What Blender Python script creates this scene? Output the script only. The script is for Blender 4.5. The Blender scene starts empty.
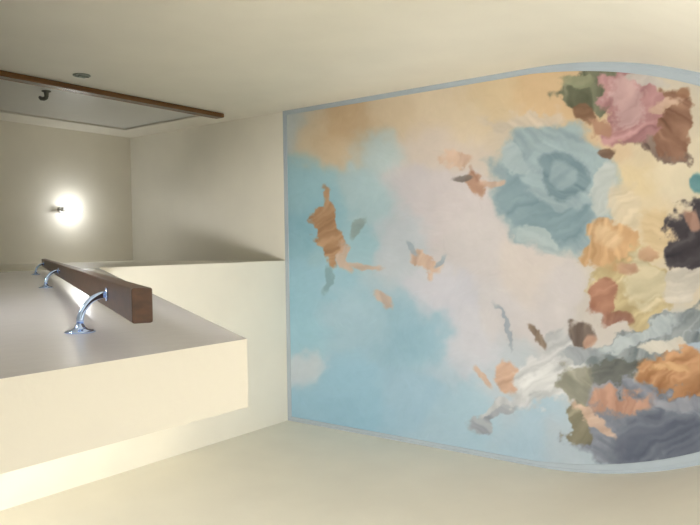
import bpy, bmesh, math, numpy as np
from mathutils import Matrix, Vector
rng = np.random.default_rng(7)
sc = bpy.context.scene
try:
    sc.view_settings.view_transform = 'Standard'
except Exception: pass
CZ = 2.45; H = 4.0; TOP = CZ + H
F = 689.0
XL, XR = -1.05, 1.355; XC = (XL+XR)/2; HW = (XR-XL)/2
YE = 3.61; YF = 5.56; YS = 1.6; AD = 1.75
PX0, PX1 = 0.107, 0.187
Z0 = 1.8; ZU = 3.9; WT = 0.12
def lin(c):
    c = np.asarray(c, float)/255.0
    return np.where(c <= 0.04045, c/12.92, ((c+0.055)/1.055)**2.4)
# ---------------- materials
def mat(name, rgb, rough=0.6, metal=0.0, var=0.04, scale=6.0, bump=0.0, bscale=80.0, spec=0.5):
    m = bpy.data.materials.new(name); m.use_nodes = True
    nt = m.node_tree; b = nt.nodes['Principled BSDF']
    l = lin(rgb)
    tc = nt.nodes.new('ShaderNodeTexCoord')
    n = nt.nodes.new('ShaderNodeTexNoise'); n.inputs['Scale'].default_value = scale; n.inputs['Detail'].default_value = 5
    nt.links.new(tc.outputs['Object'], n.inputs['Vector'])
    r = nt.nodes.new('ShaderNodeValToRGB')
    r.color_ramp.elements[0].position = 0.3; r.color_ramp.elements[1].position = 0.7
    r.color_ramp.elements[0].color = (*np.clip(l*(1-var), 0, 1), 1)
    r.color_ramp.elements[1].color = (*np.clip(l*(1+var), 0, 1), 1)
    nt.links.new(n.outputs['Fac'], r.inputs['Fac'])
    nt.links.new(r.outputs['Color'], b.inputs['Base Color'])
    b.inputs['Roughness'].default_value = rough; b.inputs['Metallic'].default_value = metal
    b.inputs['Specular IOR Level'].default_value = spec
    if bump > 0:
        n2 = nt.nodes.new('ShaderNodeTexNoise'); n2.inputs['Scale'].default_value = bscale; n2.inputs['Detail'].default_value = 3
        nt.links.new(tc.outputs['Object'], n2.inputs['Vector'])
        bp = nt.nodes.new('ShaderNodeBump'); bp.inputs['Strength'].default_value = bump; bp.inputs['Distance'].default_value = 0.004
        nt.links.new(n2.outputs['Fac'], bp.inputs['Height']); nt.links.new(bp.outputs['Normal'], b.inputs['Normal'])
    return m
M_wall = mat('cream_plaster', (233, 229, 217), 0.6, var=0.025, scale=3, bump=0.2, bscale=60)
M_far = mat('grey_cream_plaster', (224, 219, 205), 0.45, var=0.03, scale=3, bump=0.2, bscale=60)
M_par = mat('parapet_plaster', (204, 201, 194), 0.5, var=0.03, scale=3, bump=0.15, bscale=60)
M_parg = mat('grey_lavender_gloss', (206, 205, 212), 0.2, var=0.03, scale=3, bump=0.06, bscale=40, spec=.9)
M_ceil = mat('ceiling_plaster', (224, 220, 207), 0.5, var=0.03, scale=3, bump=0.2)
M_trim = mat('blue_grey_cove', (158, 169, 178), 0.55, var=0.03)
M_stone = mat('stone_tread', (204, 202, 196), 0.4, var=0.08, scale=12)
M_door = mat('white_door_paint', (206, 206, 201), 0.4, var=0.02)
M_pale = mat('pale_frame_paint', (216, 212, 200), 0.4, var=0.02)
M_chrome = mat('chrome', (186, 210, 255), 0.07, metal=1.0, var=0.01)  # blue reflection of the surroundings is put into the base colour
M_steel = mat('dull_steel', (130, 138, 128), 0.5, metal=0.4, var=0.05, scale=60)
M_metal = mat('dark_metal', (96, 98, 92), 0.3, metal=0.8, var=0.03)
M_white = mat('white_enamel', (230, 230, 226), 0.35, var=0.02)
def wood(name, c1, c2, axis_scale=(4, 60, 60), rough=0.35):
    m = bpy.data.materials.new(name); m.use_nodes = True
    nt = m.node_tree; b = nt.nodes['Principled BSDF']
    tc = nt.nodes.new('ShaderNodeTexCoord'); mp = nt.nodes.new('ShaderNodeMapping')
    mp.inputs['Scale'].default_value = axis_scale
    nt.links.new(tc.outputs['Object'], mp.inputs['Vector'])
    n = nt.nodes.new('ShaderNodeTexNoise'); n.inputs['Scale'].default_value = 1.0; n.inputs['Detail'].default_value = 6
    nt.links.new(mp.outputs['Vector'], n.inputs['Vector'])
    r = nt.nodes.new('ShaderNodeValToRGB')
    r.color_ramp.elements[0].position = 0.3; r.color_ramp.elements[1].position = 0.7
    r.color_ramp.elements[0].color = (*lin(c1), 1); r.color_ramp.elements[1].color = (*lin(c2), 1)
    nt.links.new(n.outputs['Fac'], r.inputs['Fac']); nt.links.new(r.outputs['Color'], b.inputs['Base Color'])
    b.inputs['Roughness'].default_value = rough
    return m
M_rail = wood('dark_rail_wood', (58, 37, 27), (88, 58, 42), (110, 5, 60), .36)
M_frame = wood('brown_frame_wood', (84, 56, 28), (112, 76, 38), (40, 40, 3), .25)
M_frame2 = wood('golden_frame_wood', (176, 130, 66), (204, 158, 88), (40, 40, 3), .2)
M_bulb = bpy.data.materials.new('glowing_glass'); M_bulb.use_nodes = True
b = M_bulb.node_tree.nodes['Principled BSDF']; b.inputs['Emission Color'].default_value = (.97, .99, 1, 1); b.inputs['Emission Strength'].default_value = 14
b.inputs['Base Color'].default_value = (1, 1, 1, 1)
# ---------------- mesh helpers
def mk(name, verts, faces, m, smooth=False):
    me = bpy.data.meshes.new(name); me.from_pydata([tuple(map(float, v)) for v in verts], [], faces); me.update()
    bm = bmesh.new(); bm.from_mesh(me); bmesh.ops.recalc_face_normals(bm, faces=bm.faces); bm.to_mesh(me); bm.free()
    if smooth:
        for p in me.polygons: p.use_smooth = True
    o = bpy.data.objects.new(name, me); sc.collection.objects.link(o); me.materials.append(m)
    return o
def boxes(name, bl, m, bevel=0.0):
    V = []; Fc = []
    for (x0, x1, y0, y1, z0, z1) in bl:
        s = len(V)
        V += [(x0,y0,z0),(x1,y0,z0),(x1,y1,z0),(x0,y1,z0),(x0,y0,z1),(x1,y0,z1),(x1,y1,z1),(x0,y1,z1)]
        Fc += [tuple(s+i for i in f) for f in [(0,3,2,1),(4,5,6,7),(0,1,5,4),(1,2,6,5),(2,3,7,6),(3,0,4,7)]]
    o = mk(name, V, Fc, m)
    if bevel:
        md = o.modifiers.new('bevel', 'BEVEL'); md.width = bevel; md.segments = 3
    return o
def prism(name, poly, axis, a, b, m, bevel=0):
    n = len(poly); V = []
    for t in (a, b):
        for p in poly:
            V.append((t, p[0], p[1]) if axis == 'x' else (p[0], p[1], t))
    Fc = [tuple(range(n)), tuple(range(2*n-1, n-1, -1))] + [(i, (i+1) % n, n+(i+1) % n, n+i) for i in range(n)]
    o = mk(name, V, Fc, m)
    if bevel:
        md = o.modifiers.new('bevel', 'BEVEL'); md.width = bevel; md.segments = 3
    return o
def revolve(name, prof, origin, axis, m, seg=28):
    ax = Vector(axis).normalized(); t = Vector((0,0,1)) if abs(ax.z) < .9 else Vector((1,0,0))
    u = ax.cross(t).normalized(); w = ax.cross(u)
    V = []; Fc = []
    for r, d in prof:
        for i in range(seg):
            a = 2*math.pi*i/seg
            V.append(Vector(origin) + ax*d + (u*math.cos(a)+w*math.sin(a))*max(r, 1e-4))
    k = len(prof)
    for j in range(k-1):
        for i in range(seg):
            Fc.append((j*seg+i, j*seg+(i+1) % seg, (j+1)*seg+(i+1) % seg, (j+1)*seg+i))
    Fc.append(tuple(range(seg))); Fc.append(tuple((k-1)*seg+i for i in range(seg)))
    return mk(name, V, Fc, m, True)
def tube(name, pts, radii, m, seg=16):
    P = [Vector(p) for p in pts]; V = []; Fc = []
    up = None
    for i, p in enumerate(P):
        d = (P[min(i+1, len(P)-1)] - P[max(i-1, 0)]).normalized()
        if up is None:
            up = d.cross(Vector((0.2,.9,.3))).normalized()
        up = (up - d*up.dot(d)).normalized(); w = d.cross(up)
        for k in range(seg):
            a = 2*math.pi*k/seg; V.append(p + (up*math.cos(a)+w*math.sin(a))*radii[i])
    for j in range(len(P)-1):
        for k in range(seg):
            Fc.append((j*seg+k, j*seg+(k+1) % seg, (j+1)*seg+(k+1) % seg, (j+1)*seg+k))
    Fc.append(tuple(range(seg))); Fc.append(tuple((len(P)-1)*seg+k for k in range(seg)))
    return mk(name, V, Fc, m, True)
def st(o, kind='structure'):
    o['kind'] = kind; return o
def lab(o, cat, label, group=None):
    o['category'] = cat; o['label'] = label
    if group: o['group'] = group
def empty(name, loc):
    e = bpy.data.objects.new(name, None); e.location = loc; e.empty_display_size = .1; sc.collection.objects.link(e); return e
def par(c, p):
    c.parent = p; c.matrix_parent_inverse = Matrix.Translation(-Vector(p.location)) if p.type == 'EMPTY' else p.matrix_world.inverted()
# ---------------- boundary path (apse)
def apse(off=0.0, n=64, widen=0.0):
    P = []
    for i in range(n+1):
        a = math.pi*i/n; f = off*(1+widen*math.sin(a)**.7)
        P.append((XC - (HW-f)*math.cos(a), YS - (AD-f)*math.sin(a)))
    return P
inn = apse(0); out = apse(-WT)
V = []; Fc = []; n = len(inn)
for z in (0, TOP+.1):
    for p in inn: V.append((p[0], p[1], z))
    for p in out: V.append((p[0], p[1], z))
for i in range(n-1):
    Fc += [(i, i+1, 2*n+i+1, 2*n+i), (n+i, n+i+1, 3*n+i+1, 3*n+i), (i, i+1, n+i+1, n+i), (2*n+i, 2*n+i+1, 3*n+i+1, 3*n+i)]
Fc += [(0, n, 3*n, 2*n), (n-1, 2*n-1, 4*n-1, 3*n-1)]
o = st(mk('wall_curved', V, Fc, M_wall, False))
for p in o.data.polygons: p.use_smooth = abs(p.normal.z) < .5
try:
    o.data.set_sharp_from_angle(angle=math.radians(35))
except Exception: pass
DY0, DY1, DZ1 = 4.13, 5.22, CZ+3.70
st(boxes('wall_left', [(XL-WT, XL, YS, DY0, 0, TOP+.1), (XL-WT, XL, DY1, YF, 0, TOP+.1), (XL-WT, XL, DY0, DY1, DZ1, TOP+.1), (XL-WT, XL, DY0, DY1, 0, ZU)], M_wall))
st(boxes('wall_right', [(XR, XR+WT, YS, YF, 0, TOP+.1)], M_wall))
st(boxes('wall_far', [(XL-WT, XR+WT, YF, YF+WT, 0, TOP+.1)], M_far))
st(boxes('ceiling', [(XL-WT, XR+WT, -.4, YF+WT, TOP, TOP+.12)], M_ceil))
st(boxes('floor', [(XL-WT, XR+WT, -.4, YF+WT, -.1, 0)], M_stone))
st(boxes('wall_end', [(PX0, XR, YE, YE+.12, ZU-.35, TOP)], M_wall))
st(boxes('wall_corridor', [(PX0, PX1, YE+.12, YF, ZU-.2, TOP)], M_far))
zA = CZ + .572; zB = CZ + 2.36
wp = st(prism('wall_parapet', [(.58, Z0), (.58, zA), (YE, zB), (YE, 0.0), (1.1, 0.0)], 'x', PX0, PX1, M_par, 0))
wp.data.materials.append(M_parg)
for p in wp.data.polygons:
    if p.normal.x < -.9: p.material_index = 1  # rail-side face gets a cooler, glossier tone than the rest
def flight(name, x0, x1, y0, run, z0, rise, n, m):
    pts = []
    for i in range(n):
        pts.append((y0+run*i, z0+rise*i)); pts.append((y0+run*i, z0+rise*(i+1)))
    yl = y0+run*n
    pts += [(yl, z0+rise*n), (yl, z0+rise*n-.3), (y0+.35*(1 if run > 0 else -1), z0)]
    return prism(name, pts, 'x', x0, x1, m, 0)
s1 = st(flight('stair_flight', XL, PX0, .35, .2958, Z0, .175, 12, M_stone))
s2 = st(flight('stair_flight', PX1, XR, .35+.32*9, -.32, 0.0, .18, 9, M_stone))
ap = [p for p in apse(0) if p[1] <= .35]
st(prism('floor_landing', ap + [(ap[-1][0], .35), (ap[0][0], .35)], 'z', Z0-.15, Z0, M_stone))
st(boxes('floor_upper_landing', [(XL, XR, 3.9, YF, ZU-.2, ZU)], M_stone))
def ringpath(off):
    P = apse(off, widen=1.5)
    return [(XL+off, YE-off)] + P + [(XR-off, YE-off)]
prof = [(0.0, 0.0), (0.0, -.012), (.004, -.013), (.010, -.013), (.014, -.010), (.028, -.009), (.032, -.006), (.033, 0.0)]
V = []; Fc = []
for off, dz in prof:
    for p in ringpath(off): V.append((p[0], p[1], TOP-.0005+dz))
n = len(ringpath(0)); k = len(prof)
for j in range(k):
    for i in range(n):
        a = j*n+i; bb = j*n+(i+1) % n; c = ((j+1) % k)*n+(i+1) % n; d = ((j+1) % k)*n+i
        Fc.append((a, bb, c, d))
tr = st(mk('trim_1', V, Fc, M_trim))

# ===== MURAL: plain generic sky fresco, coloured cloud banks only =====
S = 2.5; U0, V0 = 262.0, 36.0; CW, CH = int(660*S), int(470*S)
yy, xx = np.mgrid[0:CH, 0:CW].astype(np.float32)
UU = U0 + xx/S; VV = V0 + yy/S
def pn(X, Y, seed):
    g = np.random.default_rng(seed).random((128, 128)).astype(np.float32)
    ix = np.floor(X).astype(int); iy = np.floor(Y).astype(int); tx = X-ix; ty = Y-iy
    tx = tx*tx*(3-2*tx); ty = ty*ty*(3-2*ty)
    a, b = ix % 128, (ix+1) % 128; c, d = iy % 128, (iy+1) % 128
    return (g[c,a]*(1-tx)+g[c,b]*tx)*(1-ty)+(g[d,a]*(1-tx)+g[d,b]*tx)*ty - .5
def fbm(cell, seed, o=4):
    s = 0; a = 1; t = 0
    for i in range(o):
        s = s + a*pn(UU/(cell/2**i), VV/(cell/2**i), seed+i*13); t += a; a *= .55
    return s/t*2
n1 = fbm(70, 1, 5); n2 = fbm(70, 50, 5); n3 = fbm(28, 90, 4); n4 = fbm(9, 130, 3)
n5 = fbm(20, 210, 5); n6 = fbm(20, 260, 5)
stroke_n = fbm(5, 170, 2)
ctrl = [
(290,125,(204,212,210),22),(318,138,(228,208,176),26),(360,122,(214,184,146),24),(345,150,(222,198,164),18),(400,112,(226,204,172),26),(450,105,(230,210,180),28),(500,95,(226,202,164),26),
(545,95,(226,194,152),26),(565,118,(224,190,148),22),(585,142,(224,196,160),20),(505,120,(222,207,186),20),(380,155,(200,216,216),24),(300,180,(168,208,218),26),(300,225,(158,202,216),28),(370,195,(184,210,216),26),
(430,150,(226,210,196),30),(405,195,(216,208,210),28),(450,215,(220,210,210),30),(395,240,(204,210,216),24),(350,250,(170,206,216),20),(470,250,(220,212,210),28),(520,270,(224,212,204),26),(560,285,(214,206,204),24),
(400,335,(162,198,214),30),(310,300,(166,208,224),32),(345,320,(178,208,222),20),(340,400,(162,202,222),30),(300,365,(210,220,226),16),(440,300,(216,214,222),26),(465,330,(218,216,222),22),(420,360,(192,210,222),20),(395,390,(170,202,220),26),
(445,400,(178,206,220),28),(450,350,(208,212,220),18),(500,300,(218,212,212),24),(530,320,(216,208,206),20),(440,435,(180,206,220),28),(540,440,(178,202,216),26),(560,460,(188,200,208),20),
(640,190,(230,208,166),26),(665,175,(236,220,190),22),(650,230,(228,208,172),22),(700,190,(228,214,184),26),(640,160,(224,206,174),16),(620,300,(208,198,188),30),(740,250,(222,206,180),60),(760,380,(176,190,204),60),(860,260,(208,212,214),80),(820,150,(222,206,182),60)]
wx = UU + n1*44; wy = VV + n2*44
num = np.zeros((CH, CW, 3), np.float32); den = np.zeros((CH, CW), np.float32)
for x, y, c, r in ctrl:
    w = np.exp(-((wx-x)**2+(wy-y)**2)/(2*(r*.5)**2)) + 2e-3*np.exp(-((wx-x)**2+(wy-y)**2)/(2*(r*2)**2)) + 1e-9
    num += w[..., None]*np.array(c, np.float32); den += w
C = (num/den[..., None]).astype(np.float64)
C += 6
C += (n3*9)[..., None]*np.array([1, .9, .8])
def streak(ang, seed):
    a = math.radians(ang); q = (UU*math.sin(a)-VV*math.cos(a))+n1*22+n3*7; q2 = UU*math.cos(a)+VV*math.sin(a)
    return pn(q/6+300, q2/34+300, seed)*1.3 + pn(q/2.6+300, q2/22+300, seed+1)*.6
ST = [streak(35, 400), streak(95, 410), streak(150, 420)]
def puff(x, y, rx, ry, col, ang=0, soft=.3, alpha=.95, wob=9, amp=20):
    R = max(rx, ry)*1.9+wob*2
    a0 = max(0, int((x-R-U0)*S)); a1 = min(CW, int((x+R-U0)*S)); b0 = max(0, int((y-R-V0)*S)); b1 = min(CH, int((y+R-V0)*S))
    sl = (slice(b0, b1), slice(a0, a1)); a = math.radians(ang); k = min(1, .25+max(rx, ry)/30)
    X = UU[sl]-x+(n5[sl]*wob*2.6+n4[sl]*4)*k; Y = VV[sl]-y+(n6[sl]*wob*2.6+stroke_n[sl]*2)*k
    p = (X*math.cos(a)+Y*math.sin(a))/rx; q = (-X*math.sin(a)+Y*math.cos(a))/ry
    r = np.hypot(p, q); al = np.clip((1-r)/soft+.5, 0, 1); al = al*al*(3-2*al)*alpha
    tone = ST[int(abs(x+y)) % 3][sl]*amp*1.9 + n3[sl]*amp*.5 - (p*.35+q*.5)*amp*.3
    cc = np.array(col, float)[None, None]+tone[..., None]*np.array([1, .95, .88])
    C[sl] = C[sl]*(1-al[..., None])+np.clip(cc, 0, 255)*al[..., None]
SKc = (224,190,166)
puff(556,188,68,62,(164,185,191),35,.2,.95,5,9); puff(546,200,48,42,(140,165,173),35,.25,.85,5,10); puff(560,178,38,33,(176,194,199),30,.2,.85,5,9)
puff(562,176,26,22,(126,150,158),30,.3,.85,4,9); puff(562,175,14,12,(164,184,190),30,.4,.85,3,8); puff(604,190,13,27,(210,214,209),10,.3,.9,4,8); puff(514,160,10,22,(190,205,208),-30,.4,.85,4,8); puff(540,240,32,8,(196,208,208),30,.4,.8,4,8)
puff(626,210,16,30,(232,214,184),0,.5,.85,6,12); puff(520,122,36,9,(226,211,192),-6,.6,.85,6,10)
puff(326,228,13,34,(208,162,122),-8,.3,.95,8,22); puff(344,254,6,16,SKc,-20,.5,.85,6,12); puff(358,226,14,4,(160,176,170),-50,.5,.8,4,10); puff(326,278,5,15,(142,174,180),0,.5,.8,4,10); puff(364,265,18,3,SKc,8,.6,.8,3,8)
puff(461,158,17,8,SKc,20,.5,.9,8,16); puff(474,186,8,15,(194,150,124),-20,.5,.9,6,18); puff(492,184,12,4,SKc,-10,.6,.85,4,10); puff(463,178,10,3,(128,118,112),5,.6,.85,3,10)
puff(426,268,18,10,SKc,30,.4,.9,9,18); puff(412,250,3,10,(170,184,194),-40,.6,.8,3,8); puff(440,262,3,9,(170,184,194),35,.6,.8,3,8); puff(383,299,14,7,(218,188,168),35,.5,.85,6,12)
puff(650,424,78,46,(132,137,149),4,.25,.95,9,16); puff(660,440,52,24,(106,112,127),0,.6,.85,8,14); puff(622,402,34,12,(212,160,132),-5,.5,.9,7,16); puff(600,388,22,8,(172,172,176),-20,.6,.8,6,14); puff(680,404,24,9,(164,166,174),0,.6,.8,6,14)
puff(612,244,28,27,(222,178,130),20,.25,.95,7,18); puff(606,236,13,12,(234,200,158),20,.6,.8,5,12); puff(656,232,14,20,(228,200,156),0,.6,.8,6,12)
puff(634,292,40,40,(200,180,134),-25,.22,.95,9,22); puff(644,282,20,30,(224,211,178),-30,.4,.85,7,14); puff(604,298,10,19,(166,112,90),20,.4,.9,7,20); puff(614,320,16,9,(150,102,84),0,.4,.88,6,16); puff(626,268,12,6,(200,156,128),10,.5,.85,5,14); puff(648,254,11,5,(208,166,132),-20,.5,.85,5,12)
puff(694,238,30,34,(62,56,62),-5,.22,.95,8,18); puff(692,218,12,6,(190,146,124),60,.5,.85,5,12); puff(690,284,28,16,(216,207,193),0,.3,.94,8,16); puff(698,184,7,10,(90,144,152),0,.5,.9,3,10)
puff(650,344,68,18,(138,146,148),-24,.22,.95,7,24); puff(640,338,50,7,(192,200,202),-25,.4,.88,5,12); puff(618,374,32,12,(106,108,102),-22,.3,.92,7,18)
puff(680,372,38,23,(196,142,96),4,.22,.95,7,24); puff(672,366,20,6,(220,176,126),0,.5,.85,6,14); puff(662,346,21,5,(228,219,204),-4,.4,.92,4,8)
puff(548,372,44,28,(218,217,216),-38,.22,.95,9,20); puff(540,380,24,14,(240,239,236),-38,.5,.88,7,10); puff(576,384,20,15,(154,151,132),20,.4,.88,7,18); puff(577,418,12,23,(144,136,110),-10,.3,.92,7,20); puff(592,418,30,7,SKc,38,.4,.9,5,12)
puff(496,416,28,9,(172,174,178),-20,.4,.9,7,18); puff(504,406,22,4,(212,212,212),-20,.5,.85,5,10); puff(503,326,3.5,24,(172,180,188),-16,.5,.9,4,10); puff(538,336,4,14,(138,118,100),-35,.5,.9,4,14); puff(508,376,9,17,(220,178,150),-8,.45,.9,6,14); puff(484,378,14,3.5,SKc,50,.5,.88,4,8)
puff(583,336,12,13,(108,92,82),20,.35,.92,5,14); puff(590,342,6,8,(200,158,134),30,.6,.85,3,8); puff(580,356,18,8,(164,170,174),0,.4,.88,5,12)
puff(594,88,36,20,(118,121,98),-22,.25,.95,9,22); puff(580,82,20,7,(156,158,126),0,.4,.85,6,14)
puff(660,148,34,18,(124,104,94),15,.3,.94,9,20); puff(674,124,26,38,(150,109,87),0,.25,.95,9,24); puff(632,108,28,40,(196,146,147),8,.22,.95,9,24); puff(626,102,14,26,(220,184,180),8,.4,.88,7,14)
puff(648,80,20,7,(214,206,196),8,.4,.92,5,8); puff(664,104,19,4.5,SKc,-20,.5,.9,5,10); puff(584,114,9,11,(136,102,78),0,.4,.92,5,14); puff(600,126,14,7,(192,148,122),15,.4,.9,6,12); puff(607,154,11,6,(124,96,78),0,.4,.92,5,12); puff(684,92,7,6,(168,124,96),0,.5,.9,3,10)
def box(A, r):
    P = np.pad(A, ((r+1, r), (0, 0), (0, 0)), 'edge').cumsum(0); A = (P[2*r+1:]-P[:-2*r-1])/(2*r+1)
    P = np.pad(A, ((0, 0), (r+1, r), (0, 0)), 'edge').cumsum(1); return (P[:, 2*r+1:]-P[:, :-2*r-1])/(2*r+1)
B = box(C, 1); B2 = box(box(B, 5), 4); lum = B2.mean(-1); gy_, gx_ = np.gradient(lum)
for i in range(15000):
    x = rng.integers(8, CW-8); y = rng.integers(8, CH-8)
    g = math.hypot(gx_[y, x], gy_[y, x])
    ang = (math.atan2(gx_[y, x], -gy_[y, x]) if g > .3 else n1[y, x]*5+.6) + rng.normal()*.2
    L = (4.5 if g > .3 else 9)*(.6+.8*rng.random())*S*.5; W = (.8+.7*rng.random())*S*(1 if g > .3 else 1.8)*.5
    cc = B[y, x]*(1+rng.normal()*.02) + (rng.normal(size=3)*1.2)
    R = int(L+W+2); y0, y1, x0, x1 = max(0, y-R), min(CH, y+R), max(0, x-R), min(CW, x+R)
    X = xx[y0:y1, x0:x1]-x; Y = yy[y0:y1, x0:x1]-y
    p = X*math.cos(ang)+Y*math.sin(ang); q = -X*math.sin(ang)+Y*math.cos(ang) + .015*p*p*(1 if i % 2 else -1)/S
    d = np.hypot(np.maximum(np.abs(p)-L, 0), q)
    al = (np.clip((W-d)/1.6, 0, 1)*(.45 if g > .3 else .2))[..., None]
    C[y0:y1, x0:x1] = C[y0:y1, x0:x1]*(1-al) + cc*al
C += (stroke_n*2)[..., None] + (n1*4)[..., None]
C = np.clip(C, 0, 252)

# --- mural mesh with painted vertex colours
step = 0.0042
gx = np.arange(XL+.025, XR-.025+1e-6, step); gy = np.arange(YS-AD+.02, YE-.025+1e-6, step)
GX, GY = np.meshgrid(gx, gy)
dep = .0239*GX+.5986*GY+.8007*H; rr = .0146*GX-.801*GY+.5985*H; dd = .9993*GX-.0026*GY-.0279*H
pu = (350+F*rr/dep - U0)*S; pv = (262.5+F*dd/dep - V0)*S
pu = np.clip(pu, 0, CW-2); pv = np.clip(pv, 0, CH-2)
iu = pu.astype(int); iv = pv.astype(int); tu = (pu-iu)[..., None]; tv = (pv-iv)[..., None]
col = (C[iv, iu]*(1-tu)+C[iv, iu+1]*tu)*(1-tv)+(C[iv+1, iu]*(1-tu)+C[iv+1, iu+1]*tu)*tv
col = lin(col)*np.array([.66, .675, .70])
ny_, nx_ = GX.shape
inside = (GY >= YS) | ((((GX-XC)/(HW-.025))**2 + ((GY-YS)/(AD-.025))**2) <= 1)
idx = np.arange(nx_*ny_).reshape(ny_, nx_)
ok = inside[:-1, :-1] & inside[1:, :-1] & inside[:-1, 1:] & inside[1:, 1:]
q = np.stack([idx[:-1, :-1], idx[1:, :-1], idx[1:, 1:], idx[:-1, 1:]], -1)[ok]
used = np.zeros(nx_*ny_, bool); used[q.ravel()] = True
remap = -np.ones(nx_*ny_, int); remap[used] = np.arange(used.sum())
q = remap[q]
co = np.stack([GX.ravel(), GY.ravel(), np.full(GX.size, TOP-.003)], -1)[used]
cl = col.reshape(-1, 3)[used]
me = bpy.data.meshes.new('ceiling_mural')
me.vertices.add(len(co)); me.vertices.foreach_set('co', co.astype(np.float32).ravel())
me.loops.add(len(q)*4); me.loops.foreach_set('vertex_index', q.astype(np.int32).ravel())
me.polygons.add(len(q)); me.polygons.foreach_set('loop_start', (np.arange(len(q))*4).astype(np.int32))
me.update(calc_edges=True); me.validate()
ca = me.color_attributes.new('paint', 'FLOAT_COLOR', 'POINT')
ca.data.foreach_set('color', np.concatenate([cl, np.ones((len(cl), 1))], 1).astype(np.float32).ravel())
mm = bpy.data.materials.new('fresco_paint'); mm.use_nodes = True
nt = mm.node_tree; bs = nt.nodes['Principled BSDF']; bs.inputs['Roughness'].default_value = .65; bs.inputs['Specular IOR Level'].default_value = .25
at = nt.nodes.new('ShaderNodeVertexColor'); at.layer_name = 'paint'
nt.links.new(at.outputs['Color'], bs.inputs['Base Color'])
me.materials.append(mm)
mo = bpy.data.objects.new('ceiling_mural', me); sc.collection.objects.link(mo)
lab(mo, 'mural', 'painted ceiling fresco of pale blue sky and colourful clouds')

# ================= DOOR =================
dleaf = st(boxes('door_1', [(XL-.045, XL-.01, DY0+.003, DY1-.003, ZU+.01, DZ1-.003)], M_door, .003))
dleaf['label'] = 'white painted door in dark brown wooden frame'
fr = boxes('door_frame', [(XL+.0005, XL+.034, DY0-.12, DY0-.030, ZU, DZ1+.055)], M_frame, .008)
fr['label'] = 'dark brown wooden moulding'
fr2 = boxes('frame_bead', [(XL+.0005, XL+.026, DY0-.0295, DY0+.005, ZU, DZ1+.05)], M_frame2, .006)
fr2['label'] = 'golden wooden edge bead'
fr3 = boxes('frame_lining', [(XL+.0005, XL+.004, DY1-.01, DY1+.012, ZU, DZ1+.02), (XL+.0005, XL+.004, DY0+.006, DY1-.01, DZ1-.01, DZ1+.02)], M_pale, .001)
fr3['label'] = 'pale painted frame edge'
par(fr, dleaf); par(fr2, dleaf); par(fr3, dleaf)
hy, hz = 4.36, CZ+2.49
ro = revolve('door_handle', [(0, 0), (.030, 0), (.030, .006), (.016, .012), (.014, .034), (0, .038)], (XL-.01, hy, hz), (1, 0, 0), M_metal)
lv = tube('handle_lever', [(XL+.022, hy-.006, hz), (XL+.034, hy+.006, hz), (XL+.038, hy+.03, hz), (XL+.034, hy+.06, hz-.002), (XL+.022, hy+.075, hz-.004)], [.012, .014, .014, .013, .011], M_metal)
par(ro, dleaf); par(lv, ro)
# ================= SWITCH =================
sy, sz = 3.77, CZ+2.38
sw = revolve('light_switch', [(0, 0), (.050, 0), (.052, .003), (.049, .006), (.038, .007), (.036, .004), (0, .004)], (XL+.0005, sy, sz), (1, 0, 0), M_steel)
lab(sw, 'switch', 'round flat grey metal light switch on cream wall')
kn = boxes('switch_toggle', [(XL+.0047, XL+.016, sy-.010, sy+.010, sz-.022, sz+.022)], M_steel, .003); par(kn, sw)
sr = [revolve('switch_screw', [(0, 0), (.005, 0), (.004, .002), (0, .0025)], (XL+.0072, sy, sz+d), (1, 0, 0), M_metal, 12) for d in (-.042, .042)]
for s_ in sr: par(s_, sw)
# ================= SCONCE =================
lx, lz = -.35, CZ+3.25
e = empty('wall_sconce', (lx, YF, lz)); lab(e, 'lamp', 'small lit wall lamp with short bright glass tube')
p = revolve('backplate', [(0, 0), (.028, 0), (.028, .008), (.02, .012), (0, .012)], (lx, YF-.0005, lz+.03), (0, -1, 0), M_white); par(p, e)
a = tube('lamp_arm', [(lx, YF-.010, lz+.03), (lx, YF-.03, lz+.008), (lx, YF-.05, lz-.004), (lx, YF-.065, lz+.002)], [.006]*4, M_white); par(a, e)
c = revolve('lamp_cup', [(0, 0), (.018, 0), (.024, .014), (.024, .03), (0, .03)], (lx, YF-.065, lz-.002), (0, 0, 1), M_white); par(c, e)
g = revolve('lamp_shade', [(0, 0), (.020, 0), (.024, .03), (.024, .14), (.018, .155), (0, .158)], (lx, YF-.065, lz+.0285), (0, 0, 1), M_bulb); par(g, e)
# ================= HANDRAIL =================
rs = .52; RX = .060; hw_, hh = .0188, .0108
UND = .541
th = math.atan(rs)
def railz(y): return CZ + UND + hh/math.cos(th) + rs*(y-.808)
RY0 = .614
e = empty('handrail', (RX, RY0, railz(RY0))); lab(e, 'handrail', 'slim dark reddish-brown wooden handrail on chrome brackets')
sec = []
for cx_, cy_, a0 in ((1, -1, -90), (1, 1, 0), (-1, 1, 90), (-1, -1, 180)):
    rr_ = .0026
    for i in range(4):
        a = math.radians(a0+i*30)
        sec.append((cx_*(hw_-rr_)+rr_*math.cos(a), cy_*(hh-rr_)+rr_*math.sin(a)))
V = []; Fc = []; Ln = (3.28-RY0)/math.cos(th); k = len(sec)
caps = [(0, .95), (.0012, 1), (Ln-.0015, 1), (Ln, .95)]
for t, s in caps:
    for a_, b_ in sec:
        V.append((RX + a_*s, RY0 + t*math.cos(th) - b_*s*math.sin(th), railz(RY0) + t*math.sin(th) + b_*s*math.cos(th)))
for j in range(len(caps)-1):
    for i in range(k): Fc.append((j*k+i, j*k+(i+1) % k, (j+1)*k+(i+1) % k, (j+1)*k+i))
Fc += [tuple(range(k)), tuple((len(caps)-1)*k+i for i in range(k))]
rl = mk('rail', V, Fc, M_rail); par(rl, e)
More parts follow.
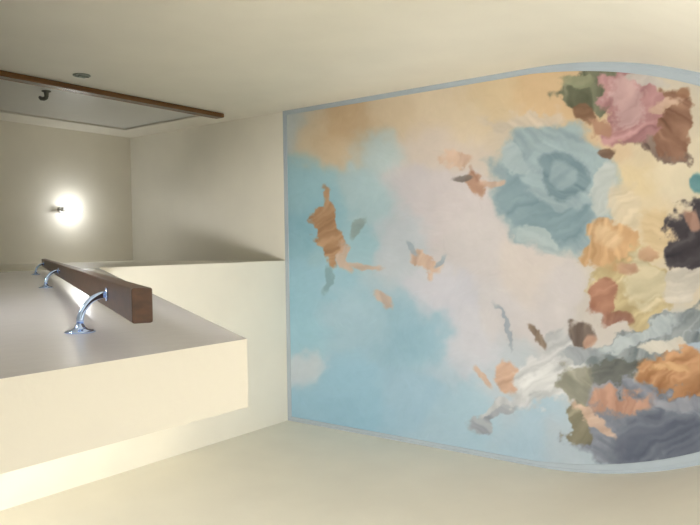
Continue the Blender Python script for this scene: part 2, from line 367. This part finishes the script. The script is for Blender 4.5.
for by in (.815, 1.88, 2.95):
    under = railz(by) - hh/math.cos(th) + .001
    bz = under - .042
    fl = revolve('bracket', [(0, 0), (.019, 0), (.019, .0016), (.0165, .0030), (.010, .0042), (.0065, .0075), (.0044, .012), (.0040, .016), (0, .016)], (PX0-.0002, by, bz), (-1, 0, 0), M_chrome, 40)
    fl['label'] = 'chrome bracket with blue reflection tinted in'
    pts = []; R = PX0-RX-.012
    for i in range(13):
        t = i/12*math.pi/2
        pts.append((PX0-.012-R*math.sin(t), by, bz + (under-.003-bz)*(1-math.cos(t))))
    ar = tube('bracket_arm', pts, [.0042+.0006*abs(i-6)/6 for i in range(13)], M_chrome)
    pl = revolve('bracket_saddle', [(0, 0), (.009, 0), (.009, .003), (0, .003)], (RX, by, under-.004), (0, -math.sin(th), math.cos(th)), M_chrome, 24)
    par(fl, e); par(ar, fl); par(pl, fl)

# ================= LIGHTS =================
def area_l(name, loc, target, size, power, colr):
    L = bpy.data.lights.new(name, 'AREA'); L.size = size; L.energy = power; L.color = colr; L.shape = 'DISK'
    o = bpy.data.objects.new(name, L); o.location = loc
    o.rotation_euler = (Vector(target)-Vector(loc)).to_track_quat('-Z', 'Y').to_euler(); sc.collection.objects.link(o); return o
def point_l(name, loc, r, power, colr):
    L = bpy.data.lights.new(name, 'POINT'); L.shadow_soft_size = r; L.energy = power; L.color = colr
    o = bpy.data.objects.new(name, L); o.location = loc; sc.collection.objects.link(o); return o
area_l('stair_light', (.85, .95, CZ-.25), (.2, 2.4, TOP), .6, 108, (1, .985, .95))
area_l('flight_fill', (-.55, 1.4, CZ-.1), (-.6, 3.4, TOP), .6, 76, (1, .985, .955))  # added upward fill over the upper flight, no fixture there
point_l('sconce_light', (lx, YF-.20, lz+.11), .03, 2.2, (.98, .99, 1))
for zz in (1.75, 2.25, 2.75):
    point_l('strip_glow', (1.04, 3.43, CZ+zz), .05, .4, (1, .84, .46))  # added hidden points stacked to make the warm glow strip on the end wall
w = bpy.data.worlds.new('world'); sc.world = w; w.use_nodes = True
w.node_tree.nodes['Background'].inputs[0].default_value = (.8, .85, 1, 1); w.node_tree.nodes['Background'].inputs[1].default_value = .3
# ================= CAMERA =================
cam = bpy.data.cameras.new('camera'); co_ = bpy.data.objects.new('camera', cam); sc.collection.objects.link(co_)
cam.sensor_width = 36; cam.sensor_fit = 'HORIZONTAL'; cam.lens = F/700*36; cam.clip_start = .01
R = Vector((.0146, -.801, .5985)).normalized(); Fw = Vector((.0239, .5986, .8007)).normalized()
Dn = Fw.cross(R).normalized(); R = Dn.cross(Fw).normalized()
Up = -Dn; Bk = -Fw
co_.matrix_world = Matrix(((R.x, Up.x, Bk.x, 0), (R.y, Up.y, Bk.y, 0), (R.z, Up.z, Bk.z, CZ), (0, 0, 0, 1)))
sc.camera = co_
